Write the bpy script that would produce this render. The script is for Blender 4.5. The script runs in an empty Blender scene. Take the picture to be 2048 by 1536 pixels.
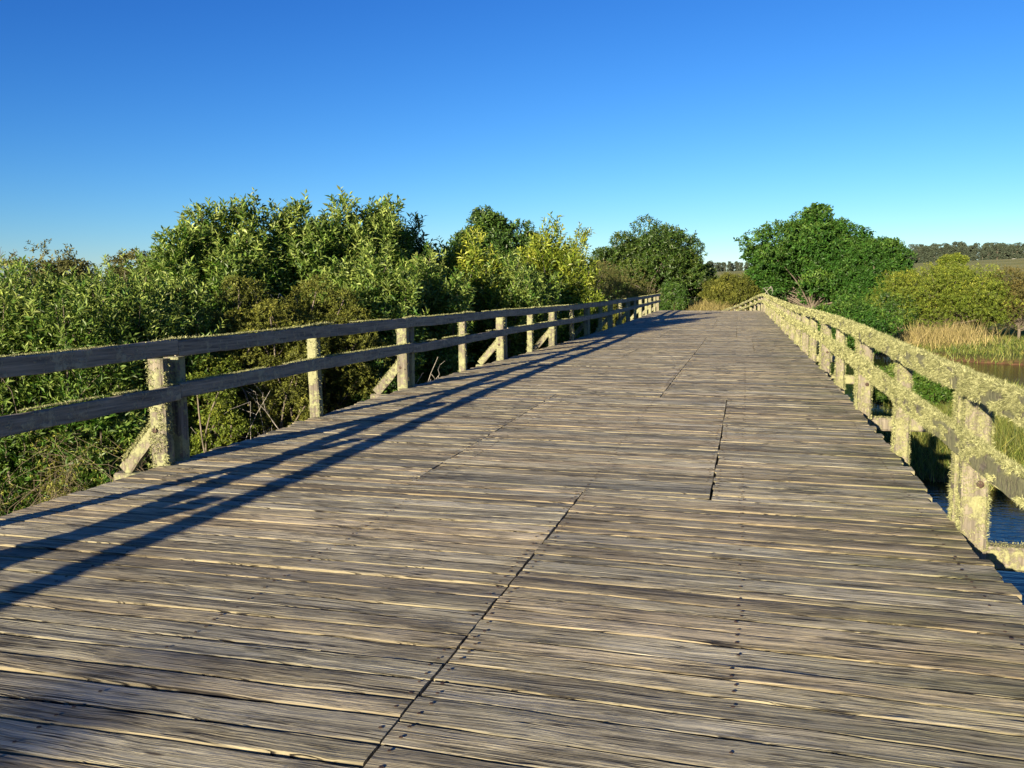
import bpy, math
import numpy as np
from mathutils import Vector, Matrix
scene = bpy.context.scene
C = scene.collection
R = math.radians

# ------------------------------------------------------------------ camera
EYE = 1.487; F = 1750.25; YW = R(15.197); PT = R(5.247); RL = R(.2185)
cd = bpy.data.cameras.new('camera'); cam = bpy.data.objects.new('camera', cd); C.objects.link(cam)
cd.sensor_width = 36; cd.lens = F/2048*36; cd.clip_start = .05; cd.clip_end = 6000
cam.rotation_mode = 'XYZ'
cam.matrix_world = (Matrix.Translation((0, 0, EYE)) @ Matrix.Rotation(YW, 4, 'Z') @
                    Matrix.Rotation(R(90)-PT, 4, 'X') @ Matrix.Rotation(-RL, 4, 'Z'))
scene.camera = cam
scene.render.resolution_x = 1024; scene.render.resolution_y = 768

# ------------------------------------------------------------------ sky, sun, exposure
SUN_DIR = Vector((-.27, -1, .205)).normalized()          # towards the sun: low, behind the camera to the left
SUN_EL = math.asin(SUN_DIR.z); SUN_AZ = math.atan2(SUN_DIR.x, SUN_DIR.y)
w = bpy.data.worlds.new('World'); scene.world = w; w.use_nodes = True
nt = w.node_tree; nt.nodes.clear()
sky = nt.nodes.new('ShaderNodeTexSky'); sky.sky_type = 'NISHITA'; sky.sun_disc = False
sky.sun_elevation = SUN_EL; sky.sun_rotation = SUN_AZ; sky.altitude = 0
sky.air_density = 1.0; sky.dust_density = .05; sky.ozone_density = 3.0
sp = nt.nodes.new('ShaderNodeSeparateColor'); cb = nt.nodes.new('ShaderNodeCombineColor'); nt.links.new(sky.outputs[0], sp.inputs[0])
for i, (lim, e, k) in enumerate(((6., 2.0, .0098), (9., 1.55, .0205), (12., 1.15, .053))):     # deeper, clearer blue than the standard sky
    m0 = nt.nodes.new('ShaderNodeMath'); m0.operation = 'MINIMUM'; m0.inputs[1].default_value = lim; nt.links.new(sp.outputs[i], m0.inputs[0])
    m1 = nt.nodes.new('ShaderNodeMath'); m1.operation = 'POWER'; m1.inputs[1].default_value = e; nt.links.new(m0.outputs[0], m1.inputs[0])
    m2 = nt.nodes.new('ShaderNodeMath'); m2.operation = 'MULTIPLY'; m2.inputs[1].default_value = k/.05; nt.links.new(m1.outputs[0], m2.inputs[0]); nt.links.new(m2.outputs[0], cb.inputs[i])
bg = nt.nodes.new('ShaderNodeBackground'); bg.inputs['Strength'].default_value = .05
out = nt.nodes.new('ShaderNodeOutputWorld'); nt.links.new(cb.outputs[0], bg.inputs[0]); nt.links.new(bg.outputs[0], out.inputs[0])
sd = bpy.data.lights.new('sun', 'SUN'); sd.energy = 5.0; sd.angle = R(.5); sd.color = (1, .85, .62)
so = bpy.data.objects.new('sun', sd); C.objects.link(so); so.location = (-20, -60, 30)
so.rotation_euler = SUN_DIR.to_track_quat('Z', 'Y').to_euler()
vs = scene.view_settings; vs.view_transform = 'Standard'; vs.look = 'None'; vs.exposure = 1.42; vs.gamma = 1
scene.cycles.max_bounces = 5; scene.cycles.diffuse_bounces = 2; scene.cycles.transmission_bounces = 3
scene.cycles.use_denoising = True

# ------------------------------------------------------------------ helpers
def ray(px, py):
    u = (px-1024)/F; v = (py-768)/F
    u, v = u*math.cos(RL)+v*math.sin(RL), -u*math.sin(RL)+v*math.cos(RL)
    Y1 = math.cos(PT)-v*math.sin(PT); z = -v*math.cos(PT)-math.sin(PT)
    return np.array([u*math.cos(YW)-Y1*math.sin(YW), u*math.sin(YW)+Y1*math.cos(YW), z])
def at(px, py, D):
    """the point D metres away (over the ground) in the direction of a pixel of the photograph"""
    d = ray(px, py); return d*D/math.hypot(d[0], d[1])+np.array([0, 0, EYE])

class Geo:
    def __init__(s): s.v = []; s.f = []; s.n = 0; s.a = {}
    def add(s, v, f, m=0, **at):
        v = np.asarray(v, float).reshape(-1, 3); f = np.asarray(f, int)
        s.v.append(v); s.f.append((f+s.n, m)); s.n += len(v)
        for k in ('tint', 'young'):
            q = at.get(k, 0.5); s.a.setdefault(k, []).append(np.broadcast_to(np.asarray(q, float), (len(f),)))
    def build(s, name, mats, parent=None, smooth=False, **tagkw):
        me = bpy.data.meshes.new(name)
        V = np.concatenate(s.v); me.vertices.add(len(V)); me.vertices.foreach_set('co', V.ravel())
        loops = np.concatenate([f.ravel() for f, _ in s.f])
        sizes = np.concatenate([np.full(len(f), f.shape[1]) for f, _ in s.f])
        me.loops.add(len(loops)); me.loops.foreach_set('vertex_index', loops.astype(np.int32))
        me.polygons.add(len(sizes)); st = np.concatenate([[0], np.cumsum(sizes)[:-1]])
        me.polygons.foreach_set('loop_start', st.astype(np.int32))
        me.polygons.foreach_set('material_index', np.concatenate([np.full(len(f), m) for f, m in s.f]).astype(np.int32))
        me.polygons.foreach_set('use_smooth', np.full(len(sizes), smooth))
        for k, l in s.a.items():
            a = me.attributes.new(k, 'FLOAT', 'FACE'); a.data.foreach_set('value', np.concatenate(l).astype(np.float32))
        for m in (mats if isinstance(mats, (list, tuple)) else [mats]): me.materials.append(m)
        me.update(calc_edges=True); me.validate()
        o = bpy.data.objects.new(name, me); C.objects.link(o)
        if parent: o.parent = parent
        return o
def tag(o, label=None, cat=None, group=None, kind=None):
    for k, v in (('label', label), ('category', cat), ('group', group), ('kind', kind)):
        if v: o[k] = v
    return o
def empty(name, loc=(0, 0, 0)):
    o = bpy.data.objects.new(name, None); C.objects.link(o); o.location = loc; o.empty_display_size = .2; return o
def reparent(ch, par):
    """child built in world coordinates, hung under an empty standing at its own place"""
    ch.parent = par; ch.location = -Vector(par.location)

def unit(a): return a/np.maximum(np.linalg.norm(a, axis=-1, keepdims=True), 1e-9)
def perp(d):
    r = np.where(np.abs(d[:, 2:3]) > .9, np.array([[1., 0, 0]]), np.array([[0, 0, 1.]]))
    a = unit(np.cross(d, r)); return a, np.cross(d, a)
def wob(seed, t, f=1., n=5):
    """smooth 1-D noise, about -1..1"""
    r = np.random.default_rng(seed); t = np.asarray(t, float); o = np.zeros_like(t)
    for i in range(n): o += np.sin(t*f*(1.7**i)*r.uniform(.8, 1.2)+r.uniform(0, 6.28))/(1.35**i)
    return o/2.2
def n2(seed, x, y, f=1., n=6):
    r = np.random.default_rng(seed); o = np.zeros(np.broadcast(x, y).shape)
    for i in range(n):
        a = r.uniform(0, 6.28); k = f*1.6**(i*.8)*r.uniform(.8, 1.2)
        o += np.sin((x*math.cos(a)+y*math.sin(a))*k+r.uniform(0, 6.28)+1.3*np.sin((x*math.sin(a)-y*math.cos(a))*k*.7+i))/(1.3**i)
    return o/2.4
def tube(g, P, rad, sides=6, m=0, **at):
    P = np.asarray(P, float); n = len(P); T = unit(np.gradient(P, axis=0)); A, B = perp(T)
    for i in range(1, n):                                   # keep the frame from flipping
        A[i] = unit((A[i-1]-T[i]*np.dot(A[i-1], T[i]))[None])[0]; B[i] = np.cross(T[i], A[i])
    th = np.linspace(0, 2*math.pi, sides, endpoint=False); rad = np.broadcast_to(rad, (n,))
    V = P[:, None]+rad[:, None, None]*(np.cos(th)[None, :, None]*A[:, None]+np.sin(th)[None, :, None]*B[:, None])
    i = np.arange(n-1)[:, None]*sides; j = np.arange(sides)[None]; k = (j+1) % sides
    g.add(V, np.stack([i+j, i+k, i+sides+k, i+sides+j], -1).reshape(-1, 4), m, **at)

# ------------------------------------------------------------------ materials
class NT:
    def __init__(s, name):
        s.m = bpy.data.materials.new(name); s.m.use_nodes = True; s.t = s.m.node_tree; s.t.nodes.clear()
        s.out = s.n('ShaderNodeOutputMaterial')
    def n(s, t, **kw):
        o = s.t.nodes.new(t)
        for k, v in kw.items(): setattr(o, k, v)
        return o
    def put(s, sock, v):
        if isinstance(v, bpy.types.NodeSocket): s.t.links.new(v, sock)
        elif v is not None:
            try: sock.default_value = v
            except Exception: sock.default_value = (*v, 1)
    def coord(s, scale=(1, 1, 1), loc=None):
        g = s.n('ShaderNodeNewGeometry').outputs['Position'] if False else s.n('ShaderNodeTexCoord').outputs['Object']
        if loc is not None:
            a = s.n('ShaderNodeVectorMath', operation='ADD'); s.put(a.inputs[0], g); s.put(a.inputs[1], loc); g = a.outputs[0]
        m = s.n('ShaderNodeMapping'); s.put(m.inputs['Vector'], g); m.inputs['Scale'].default_value = scale; return m.outputs[0]
    def noise(s, vec, scale=5, detail=4, rough=.55, dist=0):
        o = s.n('ShaderNodeTexNoise'); s.put(o.inputs['Vector'], vec); o.inputs['Scale'].default_value = scale
        o.inputs['Detail'].default_value = detail; o.inputs['Roughness'].default_value = rough; o.inputs['Distortion'].default_value = dist
        return o.outputs['Fac']
    def ramp(s, fac, stops):
        o = s.n('ShaderNodeValToRGB'); s.put(o.inputs[0], fac); e = o.color_ramp.elements
        while len(e) < len(stops): e.new(.5)
        for q, (p, c) in zip(e, stops):
            q.position = p; q.color = (c, c, c, 1) if not isinstance(c, tuple) else (*c, 1)
        return o.outputs[0]
    def mix(s, f, a, b, mode='MIX'):
        o = s.n('ShaderNodeMix', data_type='RGBA', blend_type=mode); s.put(o.inputs[0], f); s.put(o.inputs[6], a); s.put(o.inputs[7], b); return o.outputs[2]
    def math(s, op, a, b=None, clamp=False):
        o = s.n('ShaderNodeMath', operation=op, use_clamp=clamp); s.put(o.inputs[0], a)
        if b is not None: s.put(o.inputs[1], b)
        return o.outputs[0]
    def attr(s, name): return s.n('ShaderNodeAttribute', attribute_name=name).outputs['Fac']
    def bump(s, h, strength=.5, dist=.01, normal=None):
        o = s.n('ShaderNodeBump'); s.put(o.inputs['Height'], h); o.inputs['Strength'].default_value = strength
        o.inputs['Distance'].default_value = dist
        if normal: s.put(o.inputs['Normal'], normal)
        return o.outputs[0]
    def bsdf(s, color, rough=.8, normal=None, spec=.3, **kw):
        o = s.n('ShaderNodeBsdfPrincipled'); s.put(o.inputs['Base Color'], color); s.put(o.inputs['Roughness'], rough)
        o.inputs['Specular IOR Level'].default_value = spec
        if normal: s.put(o.inputs['Normal'], normal)
        for k, v in kw.items(): s.put(o.inputs[k], v)
        return o.outputs[0]
    def done(s, sh): s.t.links.new(sh, s.out.inputs[0]); return s.m

def wood_deck():
    t = NT('weathered_deck_boards'); tint = t.attr('tint')
    off = t.n('ShaderNodeCombineXYZ'); t.put(off.inputs[0], t.math('MULTIPLY', tint, 37.)); t.put(off.inputs[1], t.math('MULTIPLY', tint, 11.)); off = off.outputs[0]
    warp = t.n('ShaderNodeVectorMath', operation='ADD')
    wn = t.n('ShaderNodeCombineXYZ'); t.put(wn.inputs[1], t.math('MULTIPLY', t.noise(t.coord((1, 1, 1), off), 1.6, 3), .05)); t.put(warp.inputs[0], off); t.put(warp.inputs[1], wn.outputs[0]); off2 = warp.outputs[0]
    fine = t.noise(t.coord((1.6, 85, 1.6), off2), 1, 6, .65)
    mid = t.noise(t.coord((.8, 24, .8), off2), 1, 5, .6)
    patch = t.noise(t.coord((1, 2.2, 1), off), 1.5, 5, .62)
    speck = t.noise(t.coord((7, 60, 7), off2), 1, 4, .7)
    crack = t.noise(t.coord((.55, 30, .5), off2), 1, 3, .5, .3)
    crk = t.ramp(t.math('ABSOLUTE', t.math('SUBTRACT', crack, .5)), [(0, 1.), (.006, 1.), (.018, 0.)])
    crk = t.math('MULTIPLY', crk, t.ramp(t.noise(t.coord((.9, 3, 1), off), 2.3, 2), [(.38, 0.), (.5, 1.)]))
    c2 = t.ramp(t.math('ABSOLUTE', t.math('SUBTRACT', t.noise(t.coord((1.3, 75, 1), off2), 1, 3, .6, .2), .5)), [(0, .9), (.01, .8), (.03, 0.)])
    c2 = t.math('MULTIPLY', c2, t.ramp(t.noise(t.coord((2, 9, 1), off), 1.7, 2), [(.45, 0.), (.58, 1.)]))
    crk = t.math('MAXIMUM', crk, c2)
    col = t.ramp(mid, [(.3, (.085, .08, .066)), (.44, (.17, .158, .13)), (.56, (.27, .25, .205)), (.72, (.4, .37, .3))])
    col = t.mix(.5, col, t.ramp(fine, [(.34, (.06, .056, .046)), (.48, (.22, .205, .165)), (.63, (.46, .43, .35))]))
    col = t.mix(t.ramp(patch, [(.42, .0), (.68, .5)]), col, (.12, .1, .085))
    col = t.mix(t.ramp(speck, [(.57, 0.), (.68, .38)]), col, (.055, .045, .04))
    pale = t.ramp(t.noise(t.coord((1, 1, 1), off), .9, 3), [(.5, 0.), (.68, .45)])
    col = t.mix(pale, col, (.36, .34, .31))
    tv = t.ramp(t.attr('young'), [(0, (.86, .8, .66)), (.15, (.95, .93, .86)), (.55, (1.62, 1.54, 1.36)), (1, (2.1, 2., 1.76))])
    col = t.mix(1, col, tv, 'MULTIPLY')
    col = t.mix(1, col, t.ramp(tint, [(0, (1.06, 1., .86)), (.45, (1, 1.01, .92)), (1, (.95, 1., .98))]), 'MULTIPLY')
    # green algae and lichen crumbs along the right-hand edge
    sep = t.n('ShaderNodeSeparateXYZ'); t.put(sep.inputs[0], t.coord()); gx = t.ramp(t.math('MULTIPLY', t.math('SUBTRACT', sep.outputs[0], .05), .8), [(0, 0.), (1, 1.)])
    al = t.math('MULTIPLY', gx, t.ramp(t.noise(t.coord((1, 2.5, 1)), 2.2, 4), [(.42, 0.), (.62, .75)]))
    col = t.mix(al, col, (.12, .125, .045))
    lc = t.math('MULTIPLY', gx, t.ramp(t.noise(t.coord((1, 1.6, 1)), 34, 4, .7), [(.6, 0.), (.66, .9)]))
    lc = t.math('MULTIPLY', lc, t.ramp(t.noise(t.coord(), 1.8, 3), [(.45, 0.), (.6, 1.)]))
    col = t.mix(lc, col, (.42, .42, .2))
    vo = t.n('ShaderNodeTexVoronoi'); t.put(vo.inputs['Vector'], t.coord((2.2, 9, 1), off)); vo.inputs['Scale'].default_value = 1
    kn = t.math('MULTIPLY', t.ramp(vo.outputs['Distance'], [(.05, 1.), (.1, 0.)]), t.ramp(vo.outputs['Color'], [(.55, 0.), (.6, .85)]))
    col = t.mix(kn, col, (.05, .035, .025))
    col = t.mix(crk, col, (.012, .01, .009))
    h = t.math('ADD', t.math('MULTIPLY', fine, .55), t.math('MULTIPLY', mid, .8)); h = t.math('SUBTRACT', h, t.math('MULTIPLY', crk, 1.3))
    h = t.math('ADD', h, t.math('MULTIPLY', speck, .25))
    return t.done(t.bsdf(col, t.ramp(patch, [(.3, .62), (.7, .85)]), t.bump(h, .8, .014), .25))
def wood_post(name, dark=1., axis='z', lich=.5, lc=(.34, .33, .16)):
    t = NT(name); sc = {'z': (24, 24, 1.4), 'y': (30, 1.2, 30)}[axis]
    tint = t.attr('tint'); off = t.n('ShaderNodeCombineXYZ')
    for i in range(3): t.put(off.inputs[i], t.math('MULTIPLY', tint, 9.+i))
    off = off.outputs[0]
    g = t.noise(t.coord(sc, off), 1, 5, .62); g2 = t.noise(t.coord(tuple(a*2.6 for a in sc), off), 1, 4, .6)
    col = t.ramp(g, [(.3, (.09*dark, .08*dark, .07*dark)), (.5, (.24*dark, .21*dark, .155*dark)), (.7, (.42*dark, .37*dark, .27*dark))])
    col = t.mix(.3, col, t.ramp(g2, [(.35, (.05, .04, .03)), (.65, (.5*dark, .45*dark, .36*dark))]))
    l = t.noise(t.coord((1, 1, 1), off), 17, 5, .7); big = t.noise(t.coord((1, 1, 1), off), 3.2, 3)
    lm = t.ramp(t.math('ADD', t.math('MULTIPLY', l, .6), t.math('MULTIPLY', big, .4)), [(.62-lich*.25, 0.), (.68-lich*.25, 1.)])
    lcol = t.mix(t.noise(t.coord(), 60, 3), tuple(c*.55 for c in lc), tuple(min(1, c*1.3) for c in lc))
    col = t.mix(t.math('MULTIPLY', lm, .9), col, lcol)
    h = t.math('ADD', t.math('MULTIPLY', g, .6), t.math('MULTIPLY', t.math('MULTIPLY', lm, l), 1.2))
    return t.done(t.bsdf(col, .85, t.bump(h, .7, .012), .2))
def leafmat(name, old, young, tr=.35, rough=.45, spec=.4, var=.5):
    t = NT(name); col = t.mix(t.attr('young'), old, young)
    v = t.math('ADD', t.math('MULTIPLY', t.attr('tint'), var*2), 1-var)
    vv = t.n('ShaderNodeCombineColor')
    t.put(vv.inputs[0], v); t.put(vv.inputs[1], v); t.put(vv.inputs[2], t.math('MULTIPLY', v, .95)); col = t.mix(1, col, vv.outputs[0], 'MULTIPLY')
    a = t.bsdf(col, rough, None, spec); b = t.n('ShaderNodeBsdfTranslucent'); t.put(b.inputs[0], t.mix(1, col, (1.1, 1.25, .55), 'MULTIPLY'))
    m = t.n('ShaderNodeMixShader'); m.inputs[0].default_value = tr; t.put(m.inputs[1], a); t.put(m.inputs[2], b.outputs[0])
    return t.done(m.outputs[0])
def bark(name, c=(.2, .17, .13)):
    t = NT(name); g = t.noise(t.coord((14, 14, 3)), 1.5, 4)
    return t.done(t.bsdf(t.ramp(g, [(.3, tuple(k*.4 for k in c)), (.7, c)]), .9, t.bump(g, .5, .02), .1))

M_deck = wood_deck()
t = NT('rusty_nail'); M_nail = t.done(t.bsdf(t.ramp(t.noise(t.coord(), 60, 3), [(.3, (.018, .012, .01)), (.7, (.1, .06, .04))]), .7, None, .4, Metallic=.3))
M_railL = wood_post('grey_rail_wood', .85, 'y', .45, (.36, .33, .22)); M_postL = wood_post('grey_post_wood', .62, 'z', .65, (.26, .27, .14))
M_railR = wood_post('lichened_rail_wood', .75, 'y', .8, (.25, .25, .13)); M_postR = wood_post('lichened_post_wood', .75, 'z', .55, (.27, .27, .13))
M_lich = leafmat('pale_yellow_green_lichen', (.13, .14, .06), (.42, .425, .22), .06, .95, .03, .45)
M_under = wood_post('dark_bearer_wood', .6, 'y', .1)
M_lAcacia = leafmat('narrow_green_leaf', (.048, .115, .013), (.36, .42, .115), .33, .45, .35)
M_lPaleA = leafmat('yellow_green_leaf', (.09, .155, .014), (.45, .46, .07), .36, .45, .35)
M_lDark = leafmat('dark_green_leaf', (.035, .08, .013), (.12, .19, .033), .22, .45, .4)
M_lDarkA = leafmat('deep_green_narrow_leaf', (.025, .065, .01), (.12, .17, .04), .22, .45, .35)
M_lScrub = leafmat('olive_scrub_leaf', (.085, .1, .016), (.24, .24, .045), .25, .6, .25)
M_lBrown = leafmat('brown_scrub_leaf', (.075, .082, .025), (.2, .185, .065), .2, .7, .2)
M_lYel = leafmat('yellowish_bush_leaf', (.1, .145, .017), (.3, .32, .045), .3, .55, .3)
M_lEuc = leafmat('grey_green_eucalypt_leaf', (.045, .062, .042), (.075, .095, .065), .1, .7, .2)
M_grass = leafmat('green_grass_blade', (.07, .12, .018), (.3, .28, .08), .3, .5, .3)
M_straw = leafmat('straw_reed_blade', (.22, .19, .07), (.5, .4, .2), .25, .6, .2)
M_dry = leafmat('dry_stem', (.09, .07, .05), (.24, .2, .14), .0, .8, .1)
M_bark = bark('grey_brown_bark'); M_barkP = bark('pale_bark', (.42, .38, .32)); M_dead = bark('bleached_dead_wood', (.5, .46, .4))

# ------------------------------------------------------------------ the bridge's line and surface
XL, XR = -4.7065, 1.2834
KN = np.array([-14, -6, 0, 6, 12, 20, 28, 38, 48, 53, 58, 66, 77, 92.])
KZ = np.array([-.3, -.1, 0, .092, .2465, .3585, .4674, .6759, .899, 1.0, .955, .56, -.2, -1.3])
def _spl():
    x, z = KN, KZ; n = len(x); h = np.diff(x); A = np.eye(n); B = np.zeros(n)
    for i in range(1, n-1):
        A[i, i-1] = h[i-1]; A[i, i] = 2*(h[i-1]+h[i]); A[i, i+1] = h[i]; B[i] = 6*((z[i+1]-z[i])/h[i]-(z[i]-z[i-1])/h[i-1])
    return np.linalg.solve(A, B)
KM = _spl()
def prof(s):
    s = np.asarray(s, float); i = np.clip(np.searchsorted(KN, s)-1, 0, len(KN)-2); t = s-KN[i]; h = KN[i+1]-KN[i]
    b = (KZ[i+1]-KZ[i])/h-h*(2*KM[i]+KM[i+1])/6
    return KZ[i]+b*t+KM[i]/2*t*t+(KM[i+1]-KM[i])/(6*h)*t**3, b+KM[i]*t+(KM[i+1]-KM[i])/(2*h)*t*t
def deck(x, s, h=0.):
    """bridge coordinates (across, along, up from the deck) to world"""
    x, s, h = np.broadcast_arrays(np.asarray(x, float), np.asarray(s, float), np.asarray(h, float))
    z, sl = prof(s); q = np.sqrt(1+sl*sl); sh = -.0002*s*s-2.4*(np.clip(s-52, 0, None)/24)**2
    return np.stack([x+sh, s-h*sl/q, z-.008*x+h/q], -1)
S0, S1 = -9., 79.

br = empty('timber_bridge', (0, 0, 0))
tag(br, 'weathered timber bridge with a broad plank deck and two lichen-covered post and rail railings', 'bridge')

def board(g, x0, x1, s0, s1, rng, seg=None, top=0., skew=0., fine=True):
    wd = s1-s0; L = x1-x0; n = max(4, int(L/(.07 if fine else .5))) if seg is None else seg
    X = np.linspace(x0, x1, n+1); sd = int(rng.integers(1e9)); u = X-x0
    am = .004+.003*rng.random() if fine else .003
    e0 = s0+am*wob(sd, X, 5)+.35*am*wob(sd+1, X, 22); e1 = s1-.002-am*wob(sd+2, X, 5)
    if fine and rng.random() < .45:                         # broken, splintered bits of the near edge
        c = rng.uniform(x0, x1); e0 = e0+.012*rng.random()*np.exp(-((X-c)/rng.uniform(.05, .3))**2)
    tilt = rng.normal(0, .011 if fine else .005); lip = rng.uniform(.003, .007) if fine else .003; hz = top+rng.normal(0, .0015 if fine else .0012)
    warp = .0022*wob(sd+3, X, 2.2); cup = rng.normal(0, .0015)
    rows = [(e0, -.045), (e0, -lip), (e0+lip*.45, -lip*.25), (e0+lip*1.5, 0), (e0*.65+e1*.35, cup), (e0*.35+e1*.65, cup), (e1-.006, -.001), (e1, -.006), (e1, -.045)]
    V = []
    for ss, hh in rows:
        h = hz+hh+warp+(tilt*(ss-(s0+s1)/2) if hh > -.04 else 0)
        if fine and hh > -.04: h = h+.0006*wob(sd+9, X*1.0+ss*90, 9)
        V.append(deck(X, ss+skew*(X-(x0+x1)/2), h))
    V = np.stack(V); r = len(rows); i = np.arange(r-1)[:, None]*(n+1); j = np.arange(n)[None]
    f = np.stack([i+j, i+j+1, i+n+1+j+1, i+n+1+j], -1).reshape(-1, 4)
    ti, yo = rng.random(), (1. if 50.5 < s0 < 53 else np.clip(rng.normal(.55, .25), .16, 1))  # boards at the crest coloured paler, painting in the sunlit strip there
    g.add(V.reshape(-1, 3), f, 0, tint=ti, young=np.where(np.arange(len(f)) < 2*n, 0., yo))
    for e in (0, n):
        idx = np.arange(r)*(n+1)+e; idx = idx if e == 0 else idx[::-1]
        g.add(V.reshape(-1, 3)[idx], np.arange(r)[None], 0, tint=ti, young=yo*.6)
def nail(g, x, s, rng, r=.0085):
    th = np.linspace(0, 6.283, 9)[:-1]; r = r*rng.uniform(.8, 1.15)
    a = deck(x+r*np.cos(th), s+r*np.sin(th), .0036); b = deck(x+r*.8*np.cos(th), s+r*.8*np.sin(th), .0052)
    j = np.arange(8); k = (j+1) % 8
    g.add(np.concatenate([a, b]), np.stack([j, k, 8+k, 8+j], -1), 1); g.add(b, j[None], 1)
zones = [(S0, 6.25, [-1.15]), (6.25, 11.62, [-2.5, -.24]), (11.62, 17.7, [-1.1]), (17.7, 21.2, [-2.5, -1.1]), (21.2, 27, [-1.1, .2]), (27, 33, [-2.5, -.24]), (33, 40, [-1.1]), (40, 47, [-2.5, -.2]), (47, S1, [-1.1])]
g = Geo(); rng = np.random.default_rng(4)
beams = [-4.45, -3.4, -2.31, -1.15, -.02, 1.12]
for z0, z1, seams in zones:
    xs = [XL-.05]+seams+[XR+.012]
    for c in range(len(xs)-1):
        xm = (xs[c]+xs[c+1])/2; skew = .03 if xm < -2 else (.012 if xm < -.9 else -.022)
        s = z0
        while s < z1-.03:
            wd = rng.uniform(.135, .2) if rng.random() < .75 else rng.uniform(.09, .14)
            e = s+wd
            if z1-e < .08: e = z1
            far = s > 15
            a = xs[c]+(rng.normal(0, .022) if c == 0 else rng.uniform(.003, .009)+.004*rng.normal())
            b = xs[c+1]-(rng.normal(0, .018) if c == len(xs)-2 else rng.uniform(.003, .009))
            if c == 0 and rng.random() < .08: a += rng.uniform(.02, .09)
            gap = (rng.uniform(.004, .01) if rng.random() < .8 else rng.uniform(.01, .022))*(1 if not far else .7)
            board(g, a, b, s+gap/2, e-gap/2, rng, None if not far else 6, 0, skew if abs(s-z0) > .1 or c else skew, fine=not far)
            if s < 16 and s > 1:
                for bx in beams+[q for q in seams if q not in beams]:
                    for side in ((-1, 1) if bx in seams else (0,)):
                        x = bx+side*.045+rng.normal(0, .006)
                        if a+.015 < x < b-.015 and rng.random() < .85:
                            for q in ((.25, .75) if wd > .12 and rng.random() < .8 else (.5,)):
                                nail(g, x+rng.normal(0, .008), s+wd*q+skew*(x-(a+b)/2)+rng.normal(0, .006), rng)
            s = e
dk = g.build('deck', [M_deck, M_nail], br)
# bearers under the deck
for bx in (-4.5, -2.9, -1.15, .2, 1.05):
    g = Geo(); s = np.linspace(S0, S1, 90)
    V = np.stack([deck(bx+a, s, h) for a, h in ((-.1, -.42), (.1, -.42), (.1, -.056), (-.1, -.056))], 1)
    i = np.arange(89)[:, None]*4; j = np.arange(4)[None]; g.add(V, np.stack([i+j, i+(j+1) % 4, i+4+(j+1) % 4, i+4+j], -1).reshape(-1, 4))
    g.build('bearer', M_under, br)

def beam(g, P, Q, w, d, up=(0, 0, 1), n=8, rng=None, rough=.003, tint=None):
    """a squared timber from P to Q, w wide, d deep, with a worn outline"""
    P, Q = np.asarray(P, float), np.asarray(Q, float); T = unit((Q-P)[None])[0]; A = unit(np.cross(T, up)[None])[0]; B = np.cross(A, T)
    t = np.linspace(0, 1, n+1); c = .12
    ring = [(-.5, -.5+c), (-.5+c, -.5), (.5-c, -.5), (.5, -.5+c), (.5, .5-c), (.5-c, .5), (-.5+c, .5), (-.5, .5-c)]
    V = []; sd = int(rng.integers(1e9)); L = np.linalg.norm(Q-P)
    for q, (a, b) in enumerate(ring):
        V.append(P+(Q-P)*t[:, None]+A*((a*w+rough*wob(sd+q, t*L, 7))[:, None])+B*((b*d+rough*wob(sd+20+q, t*L, 7))[:, None]))
    V = np.stack(V, 1); i = np.arange(n)[:, None]*8; j = np.arange(8)[None]
    ti = rng.random() if tint is None else tint
    g.add(V, np.stack([i+j, i+8+j, i+8+(j+1) % 8, i+(j+1) % 8], -1).reshape(-1, 4), 0, tint=ti)
    g.add(V.reshape(-1, 3)[:8], np.arange(8)[None], 0, tint=ti); g.add(V.reshape(-1, 3)[-8:], np.arange(7, -1, -1)[None], 0, tint=ti)

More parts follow.
